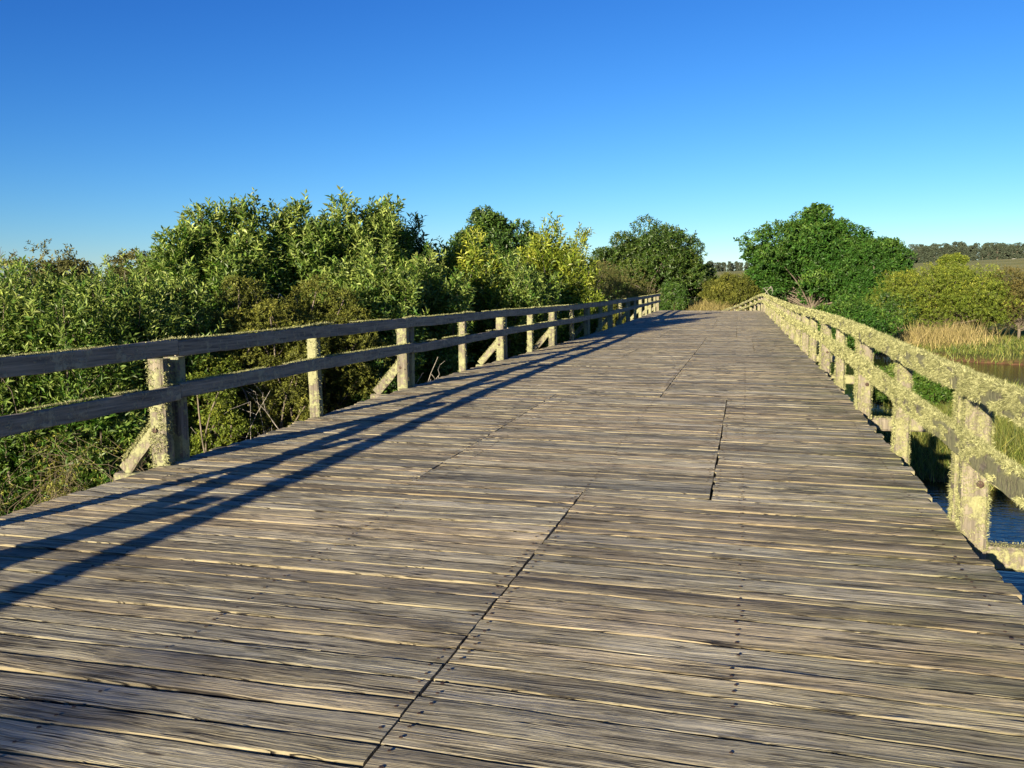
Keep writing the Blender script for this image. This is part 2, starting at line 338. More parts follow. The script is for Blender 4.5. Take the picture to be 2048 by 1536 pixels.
def railing(side, posts, s0, s1, Mrail, Mpost, label):
    """posts: list of (s, paired). side -1 = left, +1 = right"""
    rng = np.random.default_rng(11 if side < 0 else 12)
    x0 = XL if side < 0 else XR; rl = empty('railing'); rl.parent = br; rl['label'] = label
    for k, (s, dbl) in enumerate(posts):
        lean = rng.normal(0, .012); g = Geo()
        def one(sc, w, d, top=.9):
            xc = x0+side*(d/2+.004)
            beam(g, deck(xc, sc, -.35), deck(xc+lean*.6, sc+rng.normal(0, .008), top), w, d, up=(1, 0, 0), n=14 if s < 16 else 5, rng=rng, rough=.004)
        if dbl:
            one(s-.105, .12, .15); one(s+.105, .12, .15)
        else: one(s, .115, .12)
        g.build('post', Mpost, rl)
        if dbl:                                             # outrigger under the deck and a raking brace up between the pair
            g = Geo(); xo = x0+side*(.62 if side < 0 else .95)
            beam(g, deck(x0-side*.6, s, -.19), deck(xo, s, -.19), .15, .15, up=(0, 0, 1), n=10, rng=rng, rough=.004); g.build('outrigger', Mpost, rl)
            g = Geo(); beam(g, deck(xo-side*.07, s, -.1), deck(x0+side*.1, s, .42), .06, .13, up=(0, 0, 1), n=10, rng=rng, rough=.005); g.build('brace', Mpost, rl)
            if s < 20:
                g = Geo(); th = np.linspace(0, 6.283, 13)[:-1]
                for hh in (.3,):
                    cx = x0+side*.1; pr = []
                    for rr, dy in ((.022, -.163), (.022, -.174), (.012, -.177)):
                        pr.append(deck(cx+rr*np.cos(th), s+dy, hh+rr*np.sin(th)))
                    V = np.concatenate(pr); i = np.arange(2)[:, None]*12; j = np.arange(12)[None]
                    g.add(V, np.stack([i+j, i+(j+1) % 12, i+12+(j+1) % 12, i+12+j], -1).reshape(-1, 4)); g.add(pr[2], np.arange(12)[None])
                g.build('bolt', M_nail, rl)
    # rails: boards butted at every paired post
    cuts = [s0]+[s for s, d in posts if d]+[s1]
    for nm, ht, hh in (('top_rail', 1., .135), ('middle_rail', .63, .13)):
        g = Geo()
        for a, b in zip(cuts[:-1], cuts[1:]):
            n = max(6, int((b-a)/(.1 if a < 14 else .5))); s = np.linspace(a+.003, b-.003, n+1); sd = int(rng.integers(1e9))
            dz = (.048*np.clip((12.5-s)/3.5, 0, 1) if side < 0 else 0)+rng.normal(0, .006)-.012*np.sin(math.pi*(s-a)/(b-a))+.004*wob(sd, s, 1.5); dx = side*(-.001)+.004*wob(sd+1, s, 1.2)
            xi = x0-side*.05
            ring = [(xi, ht-hh+.006), (xi+side*.008, ht-hh), (xi+side*.042, ht-hh), (xi+side*.05, ht-hh+.006), (xi+side*.05, ht-.007), (xi+side*.042, ht), (xi+side*.008, ht), (xi, ht-.009)]
            V = np.stack([deck(rx+dx+.002*wob(sd+5+q, s, 9), s, rh+dz+.005*wob(sd+30+q, s, 11, 7)) for q, (rx, rh) in enumerate(ring)], 1)
            i = np.arange(n)[:, None]*8; j = np.arange(8)[None]; ti = rng.random()
            g.add(V, np.stack([i+j, i+(j+1) % 8, i+8+(j+1) % 8, i+8+j], -1).reshape(-1, 4), 0, tint=ti)
            g.add(V.reshape(-1, 3)[:8], np.arange(8)[None], 0, tint=ti); g.add(V.reshape(-1, 3)[-8:], np.arange(7, -1, -1)[None], 0, tint=ti)
        g.build(nm, Mrail, rl)
    return rl

LP = [-6.6, -4.0, -1.4, 1.2, 3.83, 6.43, 9.05, 11.85, 14.45, 17.08, 19.44, 21.99, 24.51, 27.16, 29.76, 32.26, 35.01, 37.8, 40.39, 42.92, 45.44, 48.04, 50.59, 53.2]
RP = [-4.7, -2.1, .6, 3.2, 6.0, 8.45, 11.28, 13.81, 16.55, 19.16, 21.72, 24.31, 26.9, 29.5, 32.1, 34.7, 37.3, 39.9, 42.5, 45.1, 47.7, 50.3, 52.9, 55.5, 58.1, 60.7, 63.3, 65.9, 68.5, 71.1, 73.7, 76.3]
railL = railing(-1, [(s, k % 2 == 1) for k, s in enumerate(LP)], -7, 53.35, M_railL, M_postL, 'shaded left railing with thin lichen along its top edges')
railR = railing(1, [(s, k % 2 == 0) for k, s in enumerate(RP)], -5, 76.5, M_railR, M_postR, 'sunlit right railing thickly hung with pale lichen')

# lichen: curled ribbons hanging on the timbers
def lichen(parent, spec, seed, name='lichen'):
    rng = np.random.default_rng(seed); g = Geo()
    for P, D, ln, wd, *tn_ in spec:                              # root points, outward directions, strand length, width
        n = len(P); p = P.copy(); d = unit(unit(D)+rng.normal(0, .33, (n, 3))); side = unit(np.cross(d, rng.normal(0, 1, (n, 3))))
        L = (ln*rng.uniform(.5, 1.25, n))[:, None]; W = wd*rng.uniform(.6, 1.3, n)[:, None]; rows = []
        curl = rng.normal(0, 1.5, (n, 3))
        for k in range(4):
            ww = W*(1, .95, .7, .15)[k]*.5; rows += [p-side*ww, p+side*ww]
            p = p+d*L/3; d = unit(d+curl*.7+np.array([0, 0, -.4])); side = unit(side+rng.normal(0, .35, (n, 3)))
        V = np.stack(rows, 1).reshape(-1, 3); b = (np.arange(n)*8)[:, None]
        f = np.concatenate([b+np.array([[0, 1, 3, 2]]), b+np.array([[2, 3, 5, 4]]), b+np.array([[4, 5, 7, 6]])])
        ti = rng.random(n); yo = np.clip((tn_[0] if tn_ else .5)+rng.normal(0, .18, n), 0, 1); g.add(V, f, 0, tint=np.tile(ti, 3), young=np.tile(yo, 3))
    return g.build(name, M_lich, parent)
def rail_spec(side, ht, hh, a, b, per_m, ln, wd, rng, faces, patch_seed, cover):
    T = 16; nt_ = int((b-a)*per_m/T); tf = np.repeat(np.arange(nt_), T); n = nt_*T; s = rng.uniform(a, b, nt_)[tf]+rng.normal(0, ln*.28, n); f = rng.choice(len(faces), nt_, p=np.array(faces)/sum(faces))[tf]; u = np.clip(rng.random(nt_)[tf]+rng.normal(0, .06, n), 0, 1)
    x0 = XL if side < 0 else XR; xi = x0-side*.05
    keep = (n2(patch_seed, s*3.1, (u+f*.7)*1.8, 2.2) > cover) | (f == 0) & (rng.random(n) < .85)
    x = np.where(f == 0, xi+side*.05*u, np.where(f == 1, xi, x0+side*.002)); h = np.where(f == 0, ht, ht-hh*u**1.15)
    h = h-.012*(f == 0)*0
    D = np.zeros((n, 3)); D[:, 0] = np.where(f == 0, 0, np.where(f == 1, -side, side)); D[:, 2] = np.where(f == 0, .7, -.25)
    D = D+rng.normal(0, .75, (nt_, 3))[tf]*[.5, 1, .8]
    P = deck(x, s, h); tone = rng.normal(.5, .38, nt_)[tf]; lk = rng.uniform(.55, 1.35, nt_)[tf]; return P[keep], D[keep], (ln*lk)[keep], wd, tone[keep]
def post_spec(x, s, w, d, h0, h1, n, ln, wd, rng, dens=.5, seed=0):
    fc = rng.integers(0, 3, n); u = rng.uniform(-.5, .5, n); h = rng.uniform(h0, h1, n)
    px = np.where(fc == 0, x+u*d, x+np.where(fc == 1, -1, 1)*d/2); ps = np.where(fc == 0, s-w/2, s+u*w)
    keep = n2(seed, h*9+s, u*2+fc, 1.5) > dens
    D = np.zeros((n, 3)); D[:, 1] = np.where(fc == 0, -1, 0); D[:, 0] = np.where(fc == 0, 0, np.where(fc == 1, -1, 1))
    return deck(px, ps, h)[keep], D[keep], ln, wd
rng = np.random.default_rng(77); spec = []
for ht, hh, cov in ((1.0, .135, -.27), (.63, .13, -.34)):
    for a, b, pm, ln, wd in ((3., 4.2, 4000, .024, .004), (4.2, 6.6, 19000, .026, .0024), (6.6, 9.5, 14000, .028, .003), (9.5, 15, 6500, .032, .006), (15, 27, 1500, .034, .015), (27, 52, 520, .045, .03), (52, 76, 200, .05, .045)):
        c2 = cov+.55*(ht < .7)*(a < 5)
        spec.append(rail_spec(1, ht, hh, a, b, pm, ln, wd, rng, (.34, .52, .14), 31, c2))
for k, s in enumerate(RP):
    if 2 < s < 50:
        nn = int(8000*min(1, (6/s)**1.5)); q = (.019+.001*s, .0024+.0006*max(0, s-5))
        for sc, w_, d_ in (((s-.105, .12, .15), (s+.105, .12, .15)) if k % 2 == 0 else ((s, .115, .12),)):
            spec.append(post_spec(XR+d_/2+.004, sc, w_, d_, -.12, .88, nn, q[0], q[1], rng, -.3, 5+k))
        if k % 2 == 0:
            n = int(700*min(1, 6/s)); u = rng.random(n); P = deck(XR+.1+.78*u, s+rng.uniform(-.03, .03, n), .50-.52*u-.02); spec.append((P, np.tile([0, -.2, 1.], (n, 1)), q[0]*.8, q[1]))
            n = int(900*min(1, 6/s)); u = rng.random(n); P = deck(XR+.1+.83*u, s-.07+rng.uniform(0, .14, n), -.113); spec.append((P, np.tile([0, 0, 1.], (n, 1)), q[0]*.6, q[1]))
lichen(railR, spec, 5)
spec = []
for ht, hh in ((1.0, .135), (.63, .13)):
    for a, b, pm, ln, wd in ((2.2, 9, 1700, .018, .005), (9, 20, 500, .022, .008), (20, 55, 170, .03, .018)):
        n = int((b-a)*pm); s = rng.uniform(a, b, n); keep = n2(3+int(ht*10), s*1.3, s*0, 2.) > -.35
        u = rng.random(n)**1.6; P = deck(XL+.0-.004+.05*(1-u)*0+.05*(.0+u*.85), s, ht+.001+.048*np.clip((12.5-s)/3.5, 0, 1)); spec.append((P[keep], np.tile([-.25, 0, 1.], (keep.sum(), 1)), ln, wd))
for k, s in enumerate(LP):
    if 2 < s < 40:
        for sc, w_, d_ in (((s-.105, .12, .15),) if k % 2 == 1 else ((s, .115, .12),)):
            spec.append(post_spec(XL-d_/2-.004, sc, w_, d_, -.1, .88, int((3600 if s < 8 else 900)*min(1, 8/s)), .02+.0008*s, .0045+.0003*s, rng, -.05 if s < 8 else .15, 50+k))
        n = int(420*min(1, 7/s)); spec.append((deck(XL+.045*rng.random(n), s+rng.normal(0, .14, n), 1.0+.004+.048*np.clip((12.5-s)/3.5, 0, 1)), np.tile([0, 0, 1.], (n, 1)), .035, .006+.0004*s))
        if k % 2 == 1:
            n = int((4500 if s < 8 else 700)*min(1, 8/s)); u = rng.random(n)**.8; P = deck(XL-.1-.45*u, s+rng.uniform(-.035, .035, n), .50-.5*u-.015); spec.append((P, np.tile([0, -.5, .6], (n, 1)), .035, .005+.0004*s))
lichen(railL, spec, 6)
# piles under the bridge
for k, s in enumerate([-1.5, 4.6, 11.2, 17.1, 24.5, 32.2, 40., 47.8, 56, 64]):
    for bx in (-4.1, -1.7, .8):
        g = Geo(); beam(g, deck(bx, s, -.62)+[0, 0, -3.2], deck(bx, s, -.62), .28, .28, up=(1, 0, 0), n=6, rng=rng, rough=.01); g.build('pile', M_under, br)
    g = Geo(); beam(g, deck(-4.75, s, -.53), deck(1.4, s, -.53), .24, .2, up=(0, 0, 1), n=8, rng=rng, rough=.006); g.build('cap_beam', M_under, br)

# ------------------------------------------------------------------ ground and water
WZ = -2.2
def sst(a, b, x): t = np.clip((x-a)/(b-a), 0, 1); return t*t*(3-2*t)
def ground(x, y):
    x = np.asarray(x, float); y = np.asarray(y, float)
    wv = n2(8, x, y, .35)*1.1
    left = np.minimum(y-14.0+wv*.6+.25*np.clip(-9-x, 0, 30)*0, 999)*np.where(x < -3.2, 1, 0)+np.where(x < -3.2, 0, -9)
    left = np.where(x > -6, left-(x+6)*1.6, left)
    right = (y-(67-2.0*(np.clip(x, 6, 40)-9.7)))*.5+wv*.8
    right = np.where(x < 6, (y-66)*.5+wv*.5, right)
    patch = 6.2-np.hypot((x-10.)/1.35, (y-24)/1.0)+wv*.5
    patch2 = 3.2-np.hypot((x-7.5)/.9, (y-36)/1.5)+wv*.5
    near = np.maximum(-11-y, 0)*.6-.3*(y > -11)*5
    sd = np.maximum.reduce([left, right, patch, patch2, near])
    z = WZ-.9+sst(-2.2, 0, sd)*.9+sst(0, 1.4, sd)*(.35+.12*n2(9, x, y, .9))+sst(1.4, 8, sd)*.35
    d = np.hypot(x, y); z = z+sst(140, 560, d)*(17.6+16.*(x*.97+y*.26)/np.maximum(d, 1))-sst(600, 1300, d)*30
    z = z+sst(71, 84, y)*np.exp(-((x+6)/9)**2)*2.5*np.clip(1-d/300, 0, 1)
    return z
a = np.linspace(-1, 1, 330); gx = 40*np.sinh(a*4.3)/1.4; gy = 40*np.sinh(a*4.3)/1.4
X, Y = np.meshgrid(gx-2, gy+22); Z = ground(X, Y); n = len(a)
g = Geo(); i = np.arange(n-1)[:, None]*n; j = np.arange(n-1)[None]
g.add(np.stack([X, Y, Z], -1), np.stack([i+j, i+j+1, i+n+j+1, i+n+j], -1).reshape(-1, 4))
t = NT('ground_earth_and_grass')
sep = t.n('ShaderNodeSeparateXYZ'); t.put(sep.inputs[0], t.coord())
c = t.ramp(t.noise(t.coord(), .6, 6, .65), [(.35, (.06, .085, .018)), (.55, (.11, .12, .03)), (.7, (.19, .16, .07))])
mud = t.ramp(t.noise(t.coord(), 3, 4), [(.3, (.09, .05, .025)), (.7, (.26, .14, .07))])
c = t.mix(t.ramp(t.math('MULTIPLY', t.math('ADD', sep.outputs[2], 2.35), 1.6), [(.3, 1.), (.8, 0.)]), c, mud)
fld = t.ramp(t.noise(t.coord((.02, .05, .1)), 1, 6), [(.35, (.17, .18, .06)), (.65, (.26, .25, .1))])
c = t.mix(t.ramp(t.math('MULTIPLY', sep.outputs[2], .2), [(.2, 0.), (.8, 1.)]), c, fld)
tag(g.build('ground', t.done(t.bsdf(c, .95, t.bump(t.noise(t.coord(), 5, 5), .6, .08), .1)), smooth=True), kind='structure')
t = NT('river_water')
h = t.math('ADD', t.noise(t.coord((1.2, 3.2, 1)), 2.2, 3, .5), t.math('MULTIPLY', t.noise(t.coord((1, 1, 1)), .7, 2), .5))
mw = t.done(t.bsdf((.028, .018, .006), .06, t.bump(h, .2, .06), .3, IOR=1.2))
g = Geo(); g.add([(-260, -200, WZ), (260, -200, WZ), (260, 260, WZ), (-260, 260, WZ)], [[0, 1, 2, 3]])
tag(g.build('water', mw), kind='structure')

# ------------------------------------------------------------------ vegetation
def leaves(g, P, D, L, W, rng, per=7, spread=.9, seg=.25, young=0., m=0, droop=0.):
    """per leaves around every shoot at P pointing along D"""
    n = len(P); A, B = perp(D)
    k = np.tile(np.arange(per), n); i = np.repeat(np.arange(n), per)
    th = k*2.399+rng.uniform(0, 6.28, n)[i]+rng.normal(0, .3, n*per); sp = spread*rng.uniform(.55, 1.2, n*per)
    Ln = np.broadcast_to(L, (n,))[i]*rng.uniform(.6, 1.2, n*per); Wn = W/L*Ln if np.isscalar(L) else W*Ln
    base = P[i]+D[i]*((k/per-.5)*seg)[:, None]
    d = unit(D[i]*np.cos(sp)[:, None]+(A[i]*np.cos(th)[:, None]+B[i]*np.sin(th)[:, None])*np.sin(sp)[:, None]+np.array([0, 0, -droop]))
    up = unit(D[i]+rng.normal(0, .35, (n*per, 3))); sd = unit(np.cross(d, up)); nn = np.cross(sd, d)
    lift = .18*Wn[:, None]
    v0 = base; v1 = base+d*Ln[:, None]*.45+sd*Wn[:, None]*.5+nn*lift; v2 = base+d*Ln[:, None]-nn*Ln[:, None]*.12; v3 = base+d*Ln[:, None]*.45-sd*Wn[:, None]*.5+nn*lift
    V = np.stack([v0, v1, v2, v3], 1).reshape(-1, 3); b = (np.arange(n*per)*4)[:, None]
    f = np.concatenate([b+np.array([[0, 1, 2]]), b+np.array([[0, 2, 3]])])
    ti = rng.random(n*per); yo = np.clip(np.broadcast_to(young, (n,))[i]+rng.normal(0, .12, n*per), 0, 1)
    g.add(V, f, m, tint=np.tile(ti, 2), young=np.tile(yo, 2))
def curve(a, b, rng, n=6, bend=.12, sag=0.):
    t = np.linspace(0, 1, n)[:, None]; L = np.linalg.norm(b-a); q = rng.normal(0, bend*L, 3); q[2] = abs(q[2])*.3-sag*L
    return a+(b-a)*t+q*np.sin(math.pi*t)
USED = []
def plant(name, label, cat, loc, build, mats, group=None):
    root = empty(name, loc); tag(root, label, cat, group)
    gc, gt = Geo(), Geo(); build(gc, gt)
    c = gc.build('crown', mats[0], root)
    t = gt.build('trunk' if cat == 'tree' else 'stem', mats[1], root, smooth=True)
    return root
def plume_bush(name, label, cat, px, D, ytop, wpx, mats, seed, nstem=26, shoots=3200, L=.13, W=.028, per=7, ybase=None, tall=1., base_z=None, ys=.55, gap=.0, spire=.85):
    """many upright shoots: each stem ends in its own leafy plume, so the outline is spiky"""
    rng = np.random.default_rng(seed); top = at(px, ytop, D); x, y = top[0], top[1]; gz = float(ground(x, y)) if base_z is None else base_z
    H = top[2]-gz; rad = wpx/F*D*.5
    def build(gc, gt):
        per_st = int(shoots*1.5)//nstem
        for k in range(nstem):
            r = math.sqrt((k+.5)/nstem); th = k*2.4+rng.normal(0, .3); ex = r*math.cos(th)*rad; ey = r*math.sin(th)*rad*.8
            hh = H*(1-(.42 if ys is None else ys)*.8*r**2.6)*rng.uniform(.86, 1.0) if k else H
            b0 = np.array([ex*.25, ey*.25, 0]); tip = np.array([ex*1.0, ey*1.0, hh])
            cv = curve(b0, tip, rng, 8, .06); tube(gt, cv, np.linspace(.035 if H > 3 else .02, .006, 8), 5)
            u = rng.random(per_st)**.6; i = u*6.999; i0 = i.astype(int); c = cv[i0]*(1-(i-i0))[:, None]+cv[i0+1]*(i-i0)[:, None]
            sr = spire*rad**.7*.62*(.35+u)*np.clip(1.03-u, 0, 1)**.35+.08; off = rng.normal(0, 1, (per_st, 3)); off[:, 2] *= .6; off = unit(off)*(rng.random(per_st)**.4)[:, None]*sr[:, None]
            P = c+off; P[:, 2] = np.clip(P[:, 2], .05, None)
            D_ = unit(off/sr.max()+np.array([0, 0, .75])*(.5+u)[:, None]+rng.normal(0, .25, (per_st, 3)))
            out = np.clip(np.linalg.norm(off, axis=1)/np.maximum(sr, .01), 0, 1)
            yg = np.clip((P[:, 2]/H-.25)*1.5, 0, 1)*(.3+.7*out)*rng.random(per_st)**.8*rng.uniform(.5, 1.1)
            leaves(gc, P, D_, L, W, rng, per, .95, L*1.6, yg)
            for q in range(3):
                e = P[rng.integers(per_st)]; s_ = cv[rng.integers(2, 7)]; tube(gt, curve(s_, e, rng, 4, .1), np.linspace(.01, .003, 4), 4)
    return plant(name, label, cat, (x, y, gz), build, mats)
def clump_tree(name, label, cat, px, D, ytop, wpx, mats, seed, nclump=60, shoots=4200, L=.2, W=.09, per=6, hfrac=.1, lobes=None, tops=.8, fuzz=.3, base_z=None, trunk_r=.16, upw=.5, depth=.8, flat=1.):
    """rounded crown: leafy clumps set through an uneven dome, with hollows between them"""
    rng = np.random.default_rng(seed); top = at(px, ytop, D); x, y = top[0], top[1]; gz = float(ground(x, y)) if base_z is None else base_z
    H = top[2]-gz; rad = wpx/F*D*.5; lobes = lobes or [(0, 0, 0, 1, 1)]
    def build(gc, gt):
        fork = np.array([0, 0, H*.22]); tube(gt, curve(np.zeros(3), fork, rng, 5, .05), np.linspace(trunk_r*1.3, trunk_r, 5), 8)
        cs = []
        for lx, ly, lz, lr, lh in lobes:
            nk = max(4, int(nclump*lr*lr/sum(q[3]**2 for q in lobes)))
            for k in range(nk):
                z = 1-1.55*(k+.5)/nk; r = math.sqrt(max(0, 1-z*z)); th = k*2.4+rng.normal(0, .35); q = rng.uniform(.62, .95)*(1 if k % 4 else .5)
                R_ = rad*lr; cz = H*hfrac+(H*lh-H*hfrac)*.5
                cs.append((np.array([lx*rad+r*math.cos(th)*R_*q, ly*rad+r*math.sin(th)*R_*q*depth, cz+z*(H*lh-H*hfrac)*.5*q*1.02+lz*rad]), R_))
        for c, R_ in cs:
            rc = R_*rng.uniform(.18, .36); m = max(8, int(1.45*shoots/len(cs)*rng.uniform(.7, 1.3))); tone = rng.uniform(.1, 1.45)
            o = unit(rng.normal(0, 1, (m, 3))+np.array([0, 0, .35])); rr = rc*rng.uniform(.45, 1.08, m)**.7; P = c+o*rr[:, None]*np.array([1.1, 1.1, .78*flat])
            P[:, 2] = np.maximum(P[:, 2], .1)
            D_ = unit(o+np.array([0, 0, upw])+rng.normal(0, fuzz, (m, 3)))
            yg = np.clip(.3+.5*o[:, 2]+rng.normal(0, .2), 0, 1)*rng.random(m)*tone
            leaves(gc, P, D_, L, W, rng, per, 1.05, L*1.2, yg)
            tube(gt, curve(fork*rng.uniform(.6, 1.1), c, rng, 6, .1), np.linspace(trunk_r*.4, .015, 6), 5)
    return plant(name, label, cat, (x, y, gz), build, mats)
def twiggy(name, label, cat, px, D, ytop, wpx, mat, seed, n=60, r=.006, base_z=None, crownmat=None, nl=0, arch=.3):
    rng = np.random.default_rng(seed); top = at(px, ytop, D); x, y = top[0], top[1]; gz = float(ground(x, y)) if base_z is None else base_z
    H = top[2]-gz; rad = wpx/F*D*.5
    root = empty(name, (x, y, gz)); tag(root, label, cat); g = Geo(); gc = Geo()
    for k in range(n):
        th = rng.uniform(0, 6.28); q = rng.random()**.5; e = np.array([math.cos(th)*rad*q, math.sin(th)*rad*q, H*rng.uniform(.45, 1)])
        s0 = np.array([e[0]*.3, e[1]*.3, 0])+rng.normal(0, .1, 3)*[1, 1, 0]; cv = curve(s0, e, rng, 7, arch*.5); cv[:, 2] = np.maximum(cv[:, 2], 0); tube(g, cv, np.linspace(r, r*.35, 7), 4)
        for q in range(3):
            a = cv[rng.integers(2, 7)]; tube(g, curve(a, a+rng.normal(0, .22*H**.5, 3)*[1, 1, .7], rng, 4, .15), np.linspace(r*.6, r*.2, 4), 3)
        if nl:
            P = cv[rng.integers(2, 7, nl)]+rng.normal(0, .09, (nl, 3)); leaves(gc, P, unit(rng.normal(0, 1, (nl, 3))+[0, 0, .5]), .06, .022, rng, 4, 1., .05, rng.random(nl))
    g.build('stem', mat, root)
    if nl: gc.build('crown', crownmat, root)
    return root

AC = (M_lAcacia, M_bark); YA = (M_lPaleA, M_barkP); DK = (M_lDark, M_bark); SC = (M_lScrub, M_bark); BR = (M_lBrown, M_bark); YE = (M_lYel, M_bark)
# --- left bank, nearest first
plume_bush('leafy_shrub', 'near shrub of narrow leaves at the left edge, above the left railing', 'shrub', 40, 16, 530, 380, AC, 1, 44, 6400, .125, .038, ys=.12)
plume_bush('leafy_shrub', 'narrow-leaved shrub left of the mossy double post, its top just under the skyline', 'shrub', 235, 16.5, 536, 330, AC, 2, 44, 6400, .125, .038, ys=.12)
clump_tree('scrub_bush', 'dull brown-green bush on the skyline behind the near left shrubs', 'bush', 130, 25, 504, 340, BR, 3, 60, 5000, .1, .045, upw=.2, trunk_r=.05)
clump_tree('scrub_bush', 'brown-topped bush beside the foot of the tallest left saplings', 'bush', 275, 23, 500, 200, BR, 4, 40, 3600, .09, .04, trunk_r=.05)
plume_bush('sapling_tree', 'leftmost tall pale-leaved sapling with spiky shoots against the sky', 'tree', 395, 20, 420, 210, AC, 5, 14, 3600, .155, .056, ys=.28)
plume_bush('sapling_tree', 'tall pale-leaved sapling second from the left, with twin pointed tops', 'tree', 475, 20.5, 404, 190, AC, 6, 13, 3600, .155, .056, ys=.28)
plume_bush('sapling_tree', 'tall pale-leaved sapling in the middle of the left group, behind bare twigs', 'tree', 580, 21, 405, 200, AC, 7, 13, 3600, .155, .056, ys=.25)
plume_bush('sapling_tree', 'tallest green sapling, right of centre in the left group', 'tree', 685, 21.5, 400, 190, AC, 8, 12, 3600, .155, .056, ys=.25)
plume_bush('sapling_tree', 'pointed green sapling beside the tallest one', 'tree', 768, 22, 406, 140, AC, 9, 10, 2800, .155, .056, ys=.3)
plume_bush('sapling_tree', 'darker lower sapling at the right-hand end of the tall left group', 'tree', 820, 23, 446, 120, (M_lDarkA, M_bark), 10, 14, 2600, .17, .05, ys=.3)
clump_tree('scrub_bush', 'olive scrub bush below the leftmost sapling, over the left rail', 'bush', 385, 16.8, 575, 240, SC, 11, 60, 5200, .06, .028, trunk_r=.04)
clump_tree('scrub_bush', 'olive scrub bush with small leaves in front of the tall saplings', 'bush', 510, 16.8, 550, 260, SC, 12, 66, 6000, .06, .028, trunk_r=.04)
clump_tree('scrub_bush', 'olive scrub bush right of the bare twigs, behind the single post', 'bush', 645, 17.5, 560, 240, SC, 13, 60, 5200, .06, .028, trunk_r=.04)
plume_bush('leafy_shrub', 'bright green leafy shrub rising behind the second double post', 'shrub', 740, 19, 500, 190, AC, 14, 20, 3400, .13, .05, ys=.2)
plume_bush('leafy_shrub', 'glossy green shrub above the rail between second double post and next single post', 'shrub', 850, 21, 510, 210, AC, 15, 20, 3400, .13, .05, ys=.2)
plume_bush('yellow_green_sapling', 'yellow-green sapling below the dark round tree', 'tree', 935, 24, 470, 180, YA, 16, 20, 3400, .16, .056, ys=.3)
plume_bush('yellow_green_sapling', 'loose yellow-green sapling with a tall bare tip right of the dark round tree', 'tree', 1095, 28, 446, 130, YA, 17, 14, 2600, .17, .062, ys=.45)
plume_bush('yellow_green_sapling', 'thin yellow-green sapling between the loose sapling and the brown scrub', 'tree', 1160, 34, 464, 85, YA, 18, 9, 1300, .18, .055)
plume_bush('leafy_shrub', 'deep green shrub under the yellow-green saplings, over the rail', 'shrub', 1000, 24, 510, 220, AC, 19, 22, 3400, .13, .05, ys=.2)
plume_bush('leafy_shrub', 'small yellow-tipped shrub poking over the rail by the third double post', 'shrub', 1050, 25, 590, 100, YA, 20, 10, 900, .13, .04)
clump_tree('round_tree', 'dark round tree standing above the yellow-green saplings', 'tree', 985, 46, 424, 190, DK, 21, 70, 5200, .2, .09, hfrac=.2)
clump_tree('broad_tree', 'broad dark green tree left of the gap at the end of the bridge', 'tree', 1300, 88, 450, 250, (leafmat('mid_dark_leaf', (.035, .075, .012), (.13, .17, .03), .25, .45, .4), M_bark), 22, 90, 8000, .33, .14, lobes=[(0, 0, 0, .9, 1), (.55, .1, -.15, .6, .8), (-.55, 0, -.1, .55, .85)], upw=.9, hfrac=.05)
clump_tree('scrub_bush', 'brown-green mounded scrub in front of the broad tree, above the far left rail', 'bush', 1195, 62, 528, 220, BR, 23, 60, 5200, .1, .035, trunk_r=.06, flat=.8, upw=.2)
clump_tree('scrub_bush', 'small olive scrub against the far end of the left rail', 'bush', 1275, 66, 578, 90, SC, 24, 30, 2600, .1, .04, trunk_r=.05)
twiggy('bare_shrub', 'tangle of bare twigs between the olive scrub and the tall saplings', 'shrub', 520, 18, 545, 150, M_dead, 25, 36, .012)
twiggy('bare_tree', 'dark bare tree cut by the left edge of the picture', 'tree', 2, 55, 482, 60, M_bark, 26, 70, .035, crownmat=M_lBrown, nl=6)
# --- left bank, low growth below the rails
low = [(50, 16.4, 800, 200, M_lAcacia, 'low leafy growth under the rail at the left edge', .11, .03), (200, 15.5, 745, 200, M_lAcacia, 'bright big-leaved growth under the top rail left of the double post', .15, .035),
       (330, 16, 850, 200, M_lYel, 'low ferny growth behind the foot of the double post', .07, .02), (430, 15.5, 700, 170, M_lYel, 'yellowish bush behind the double post, below the middle rail', .05, .02),
       (560, 16, 690, 180, M_lScrub, 'small-leaved bush under the rails left of the single post', .05, .02), (720, 17.5, 690, 160, M_lDark, 'dark leafy bush in the shade between single post and second double post', .09, .03),
       (850, 20, 660, 150, M_lAcacia, 'small glossy bush under the rail right of the second double post', .1, .03), (1145, 36, 612, 110, M_lYel, 'bright green bush low behind the rail beyond the third double post', .1, .035),
       (1225, 44, 605, 60, M_lScrub, 'low dark bush behind the shaded stretch of the left rail', .09, .035)]
for k, (px, D, yt, wp, m, lab, L, W) in enumerate(low):
    clump_tree('low_bush', lab, 'bush', px, D, yt, wp, (m, M_bark), 40+k, 44, 4200, L*1.1, W*1.3, per=5, hfrac=0, trunk_r=.03)
twiggy('dead_brushwood', 'dry tangled brushwood on the bank in the lower left corner', 'brush', 155, 15.2, 850, 150, M_dry, 60, 150, .006, arch=.6, crownmat=M_lScrub, nl=14)
twiggy('dead_brushwood', 'dry stems on the bank left of the lichen-hung brace', 'brush', 250, 14.9, 880, 140, M_dry, 61, 90, .005, arch=.6, crownmat=M_lAcacia, nl=14)
twiggy('bare_shrub', 'pale bare stems under the rails between the double post and the single post', 'shrub', 520, 15.6, 770, 120, M_dead, 62, 36, .007)
twiggy('bare_shrub', 'few pale bare branches standing right of the second double post', 'shrub', 870, 18, 700, 70, M_dead, 63, 9, .012)

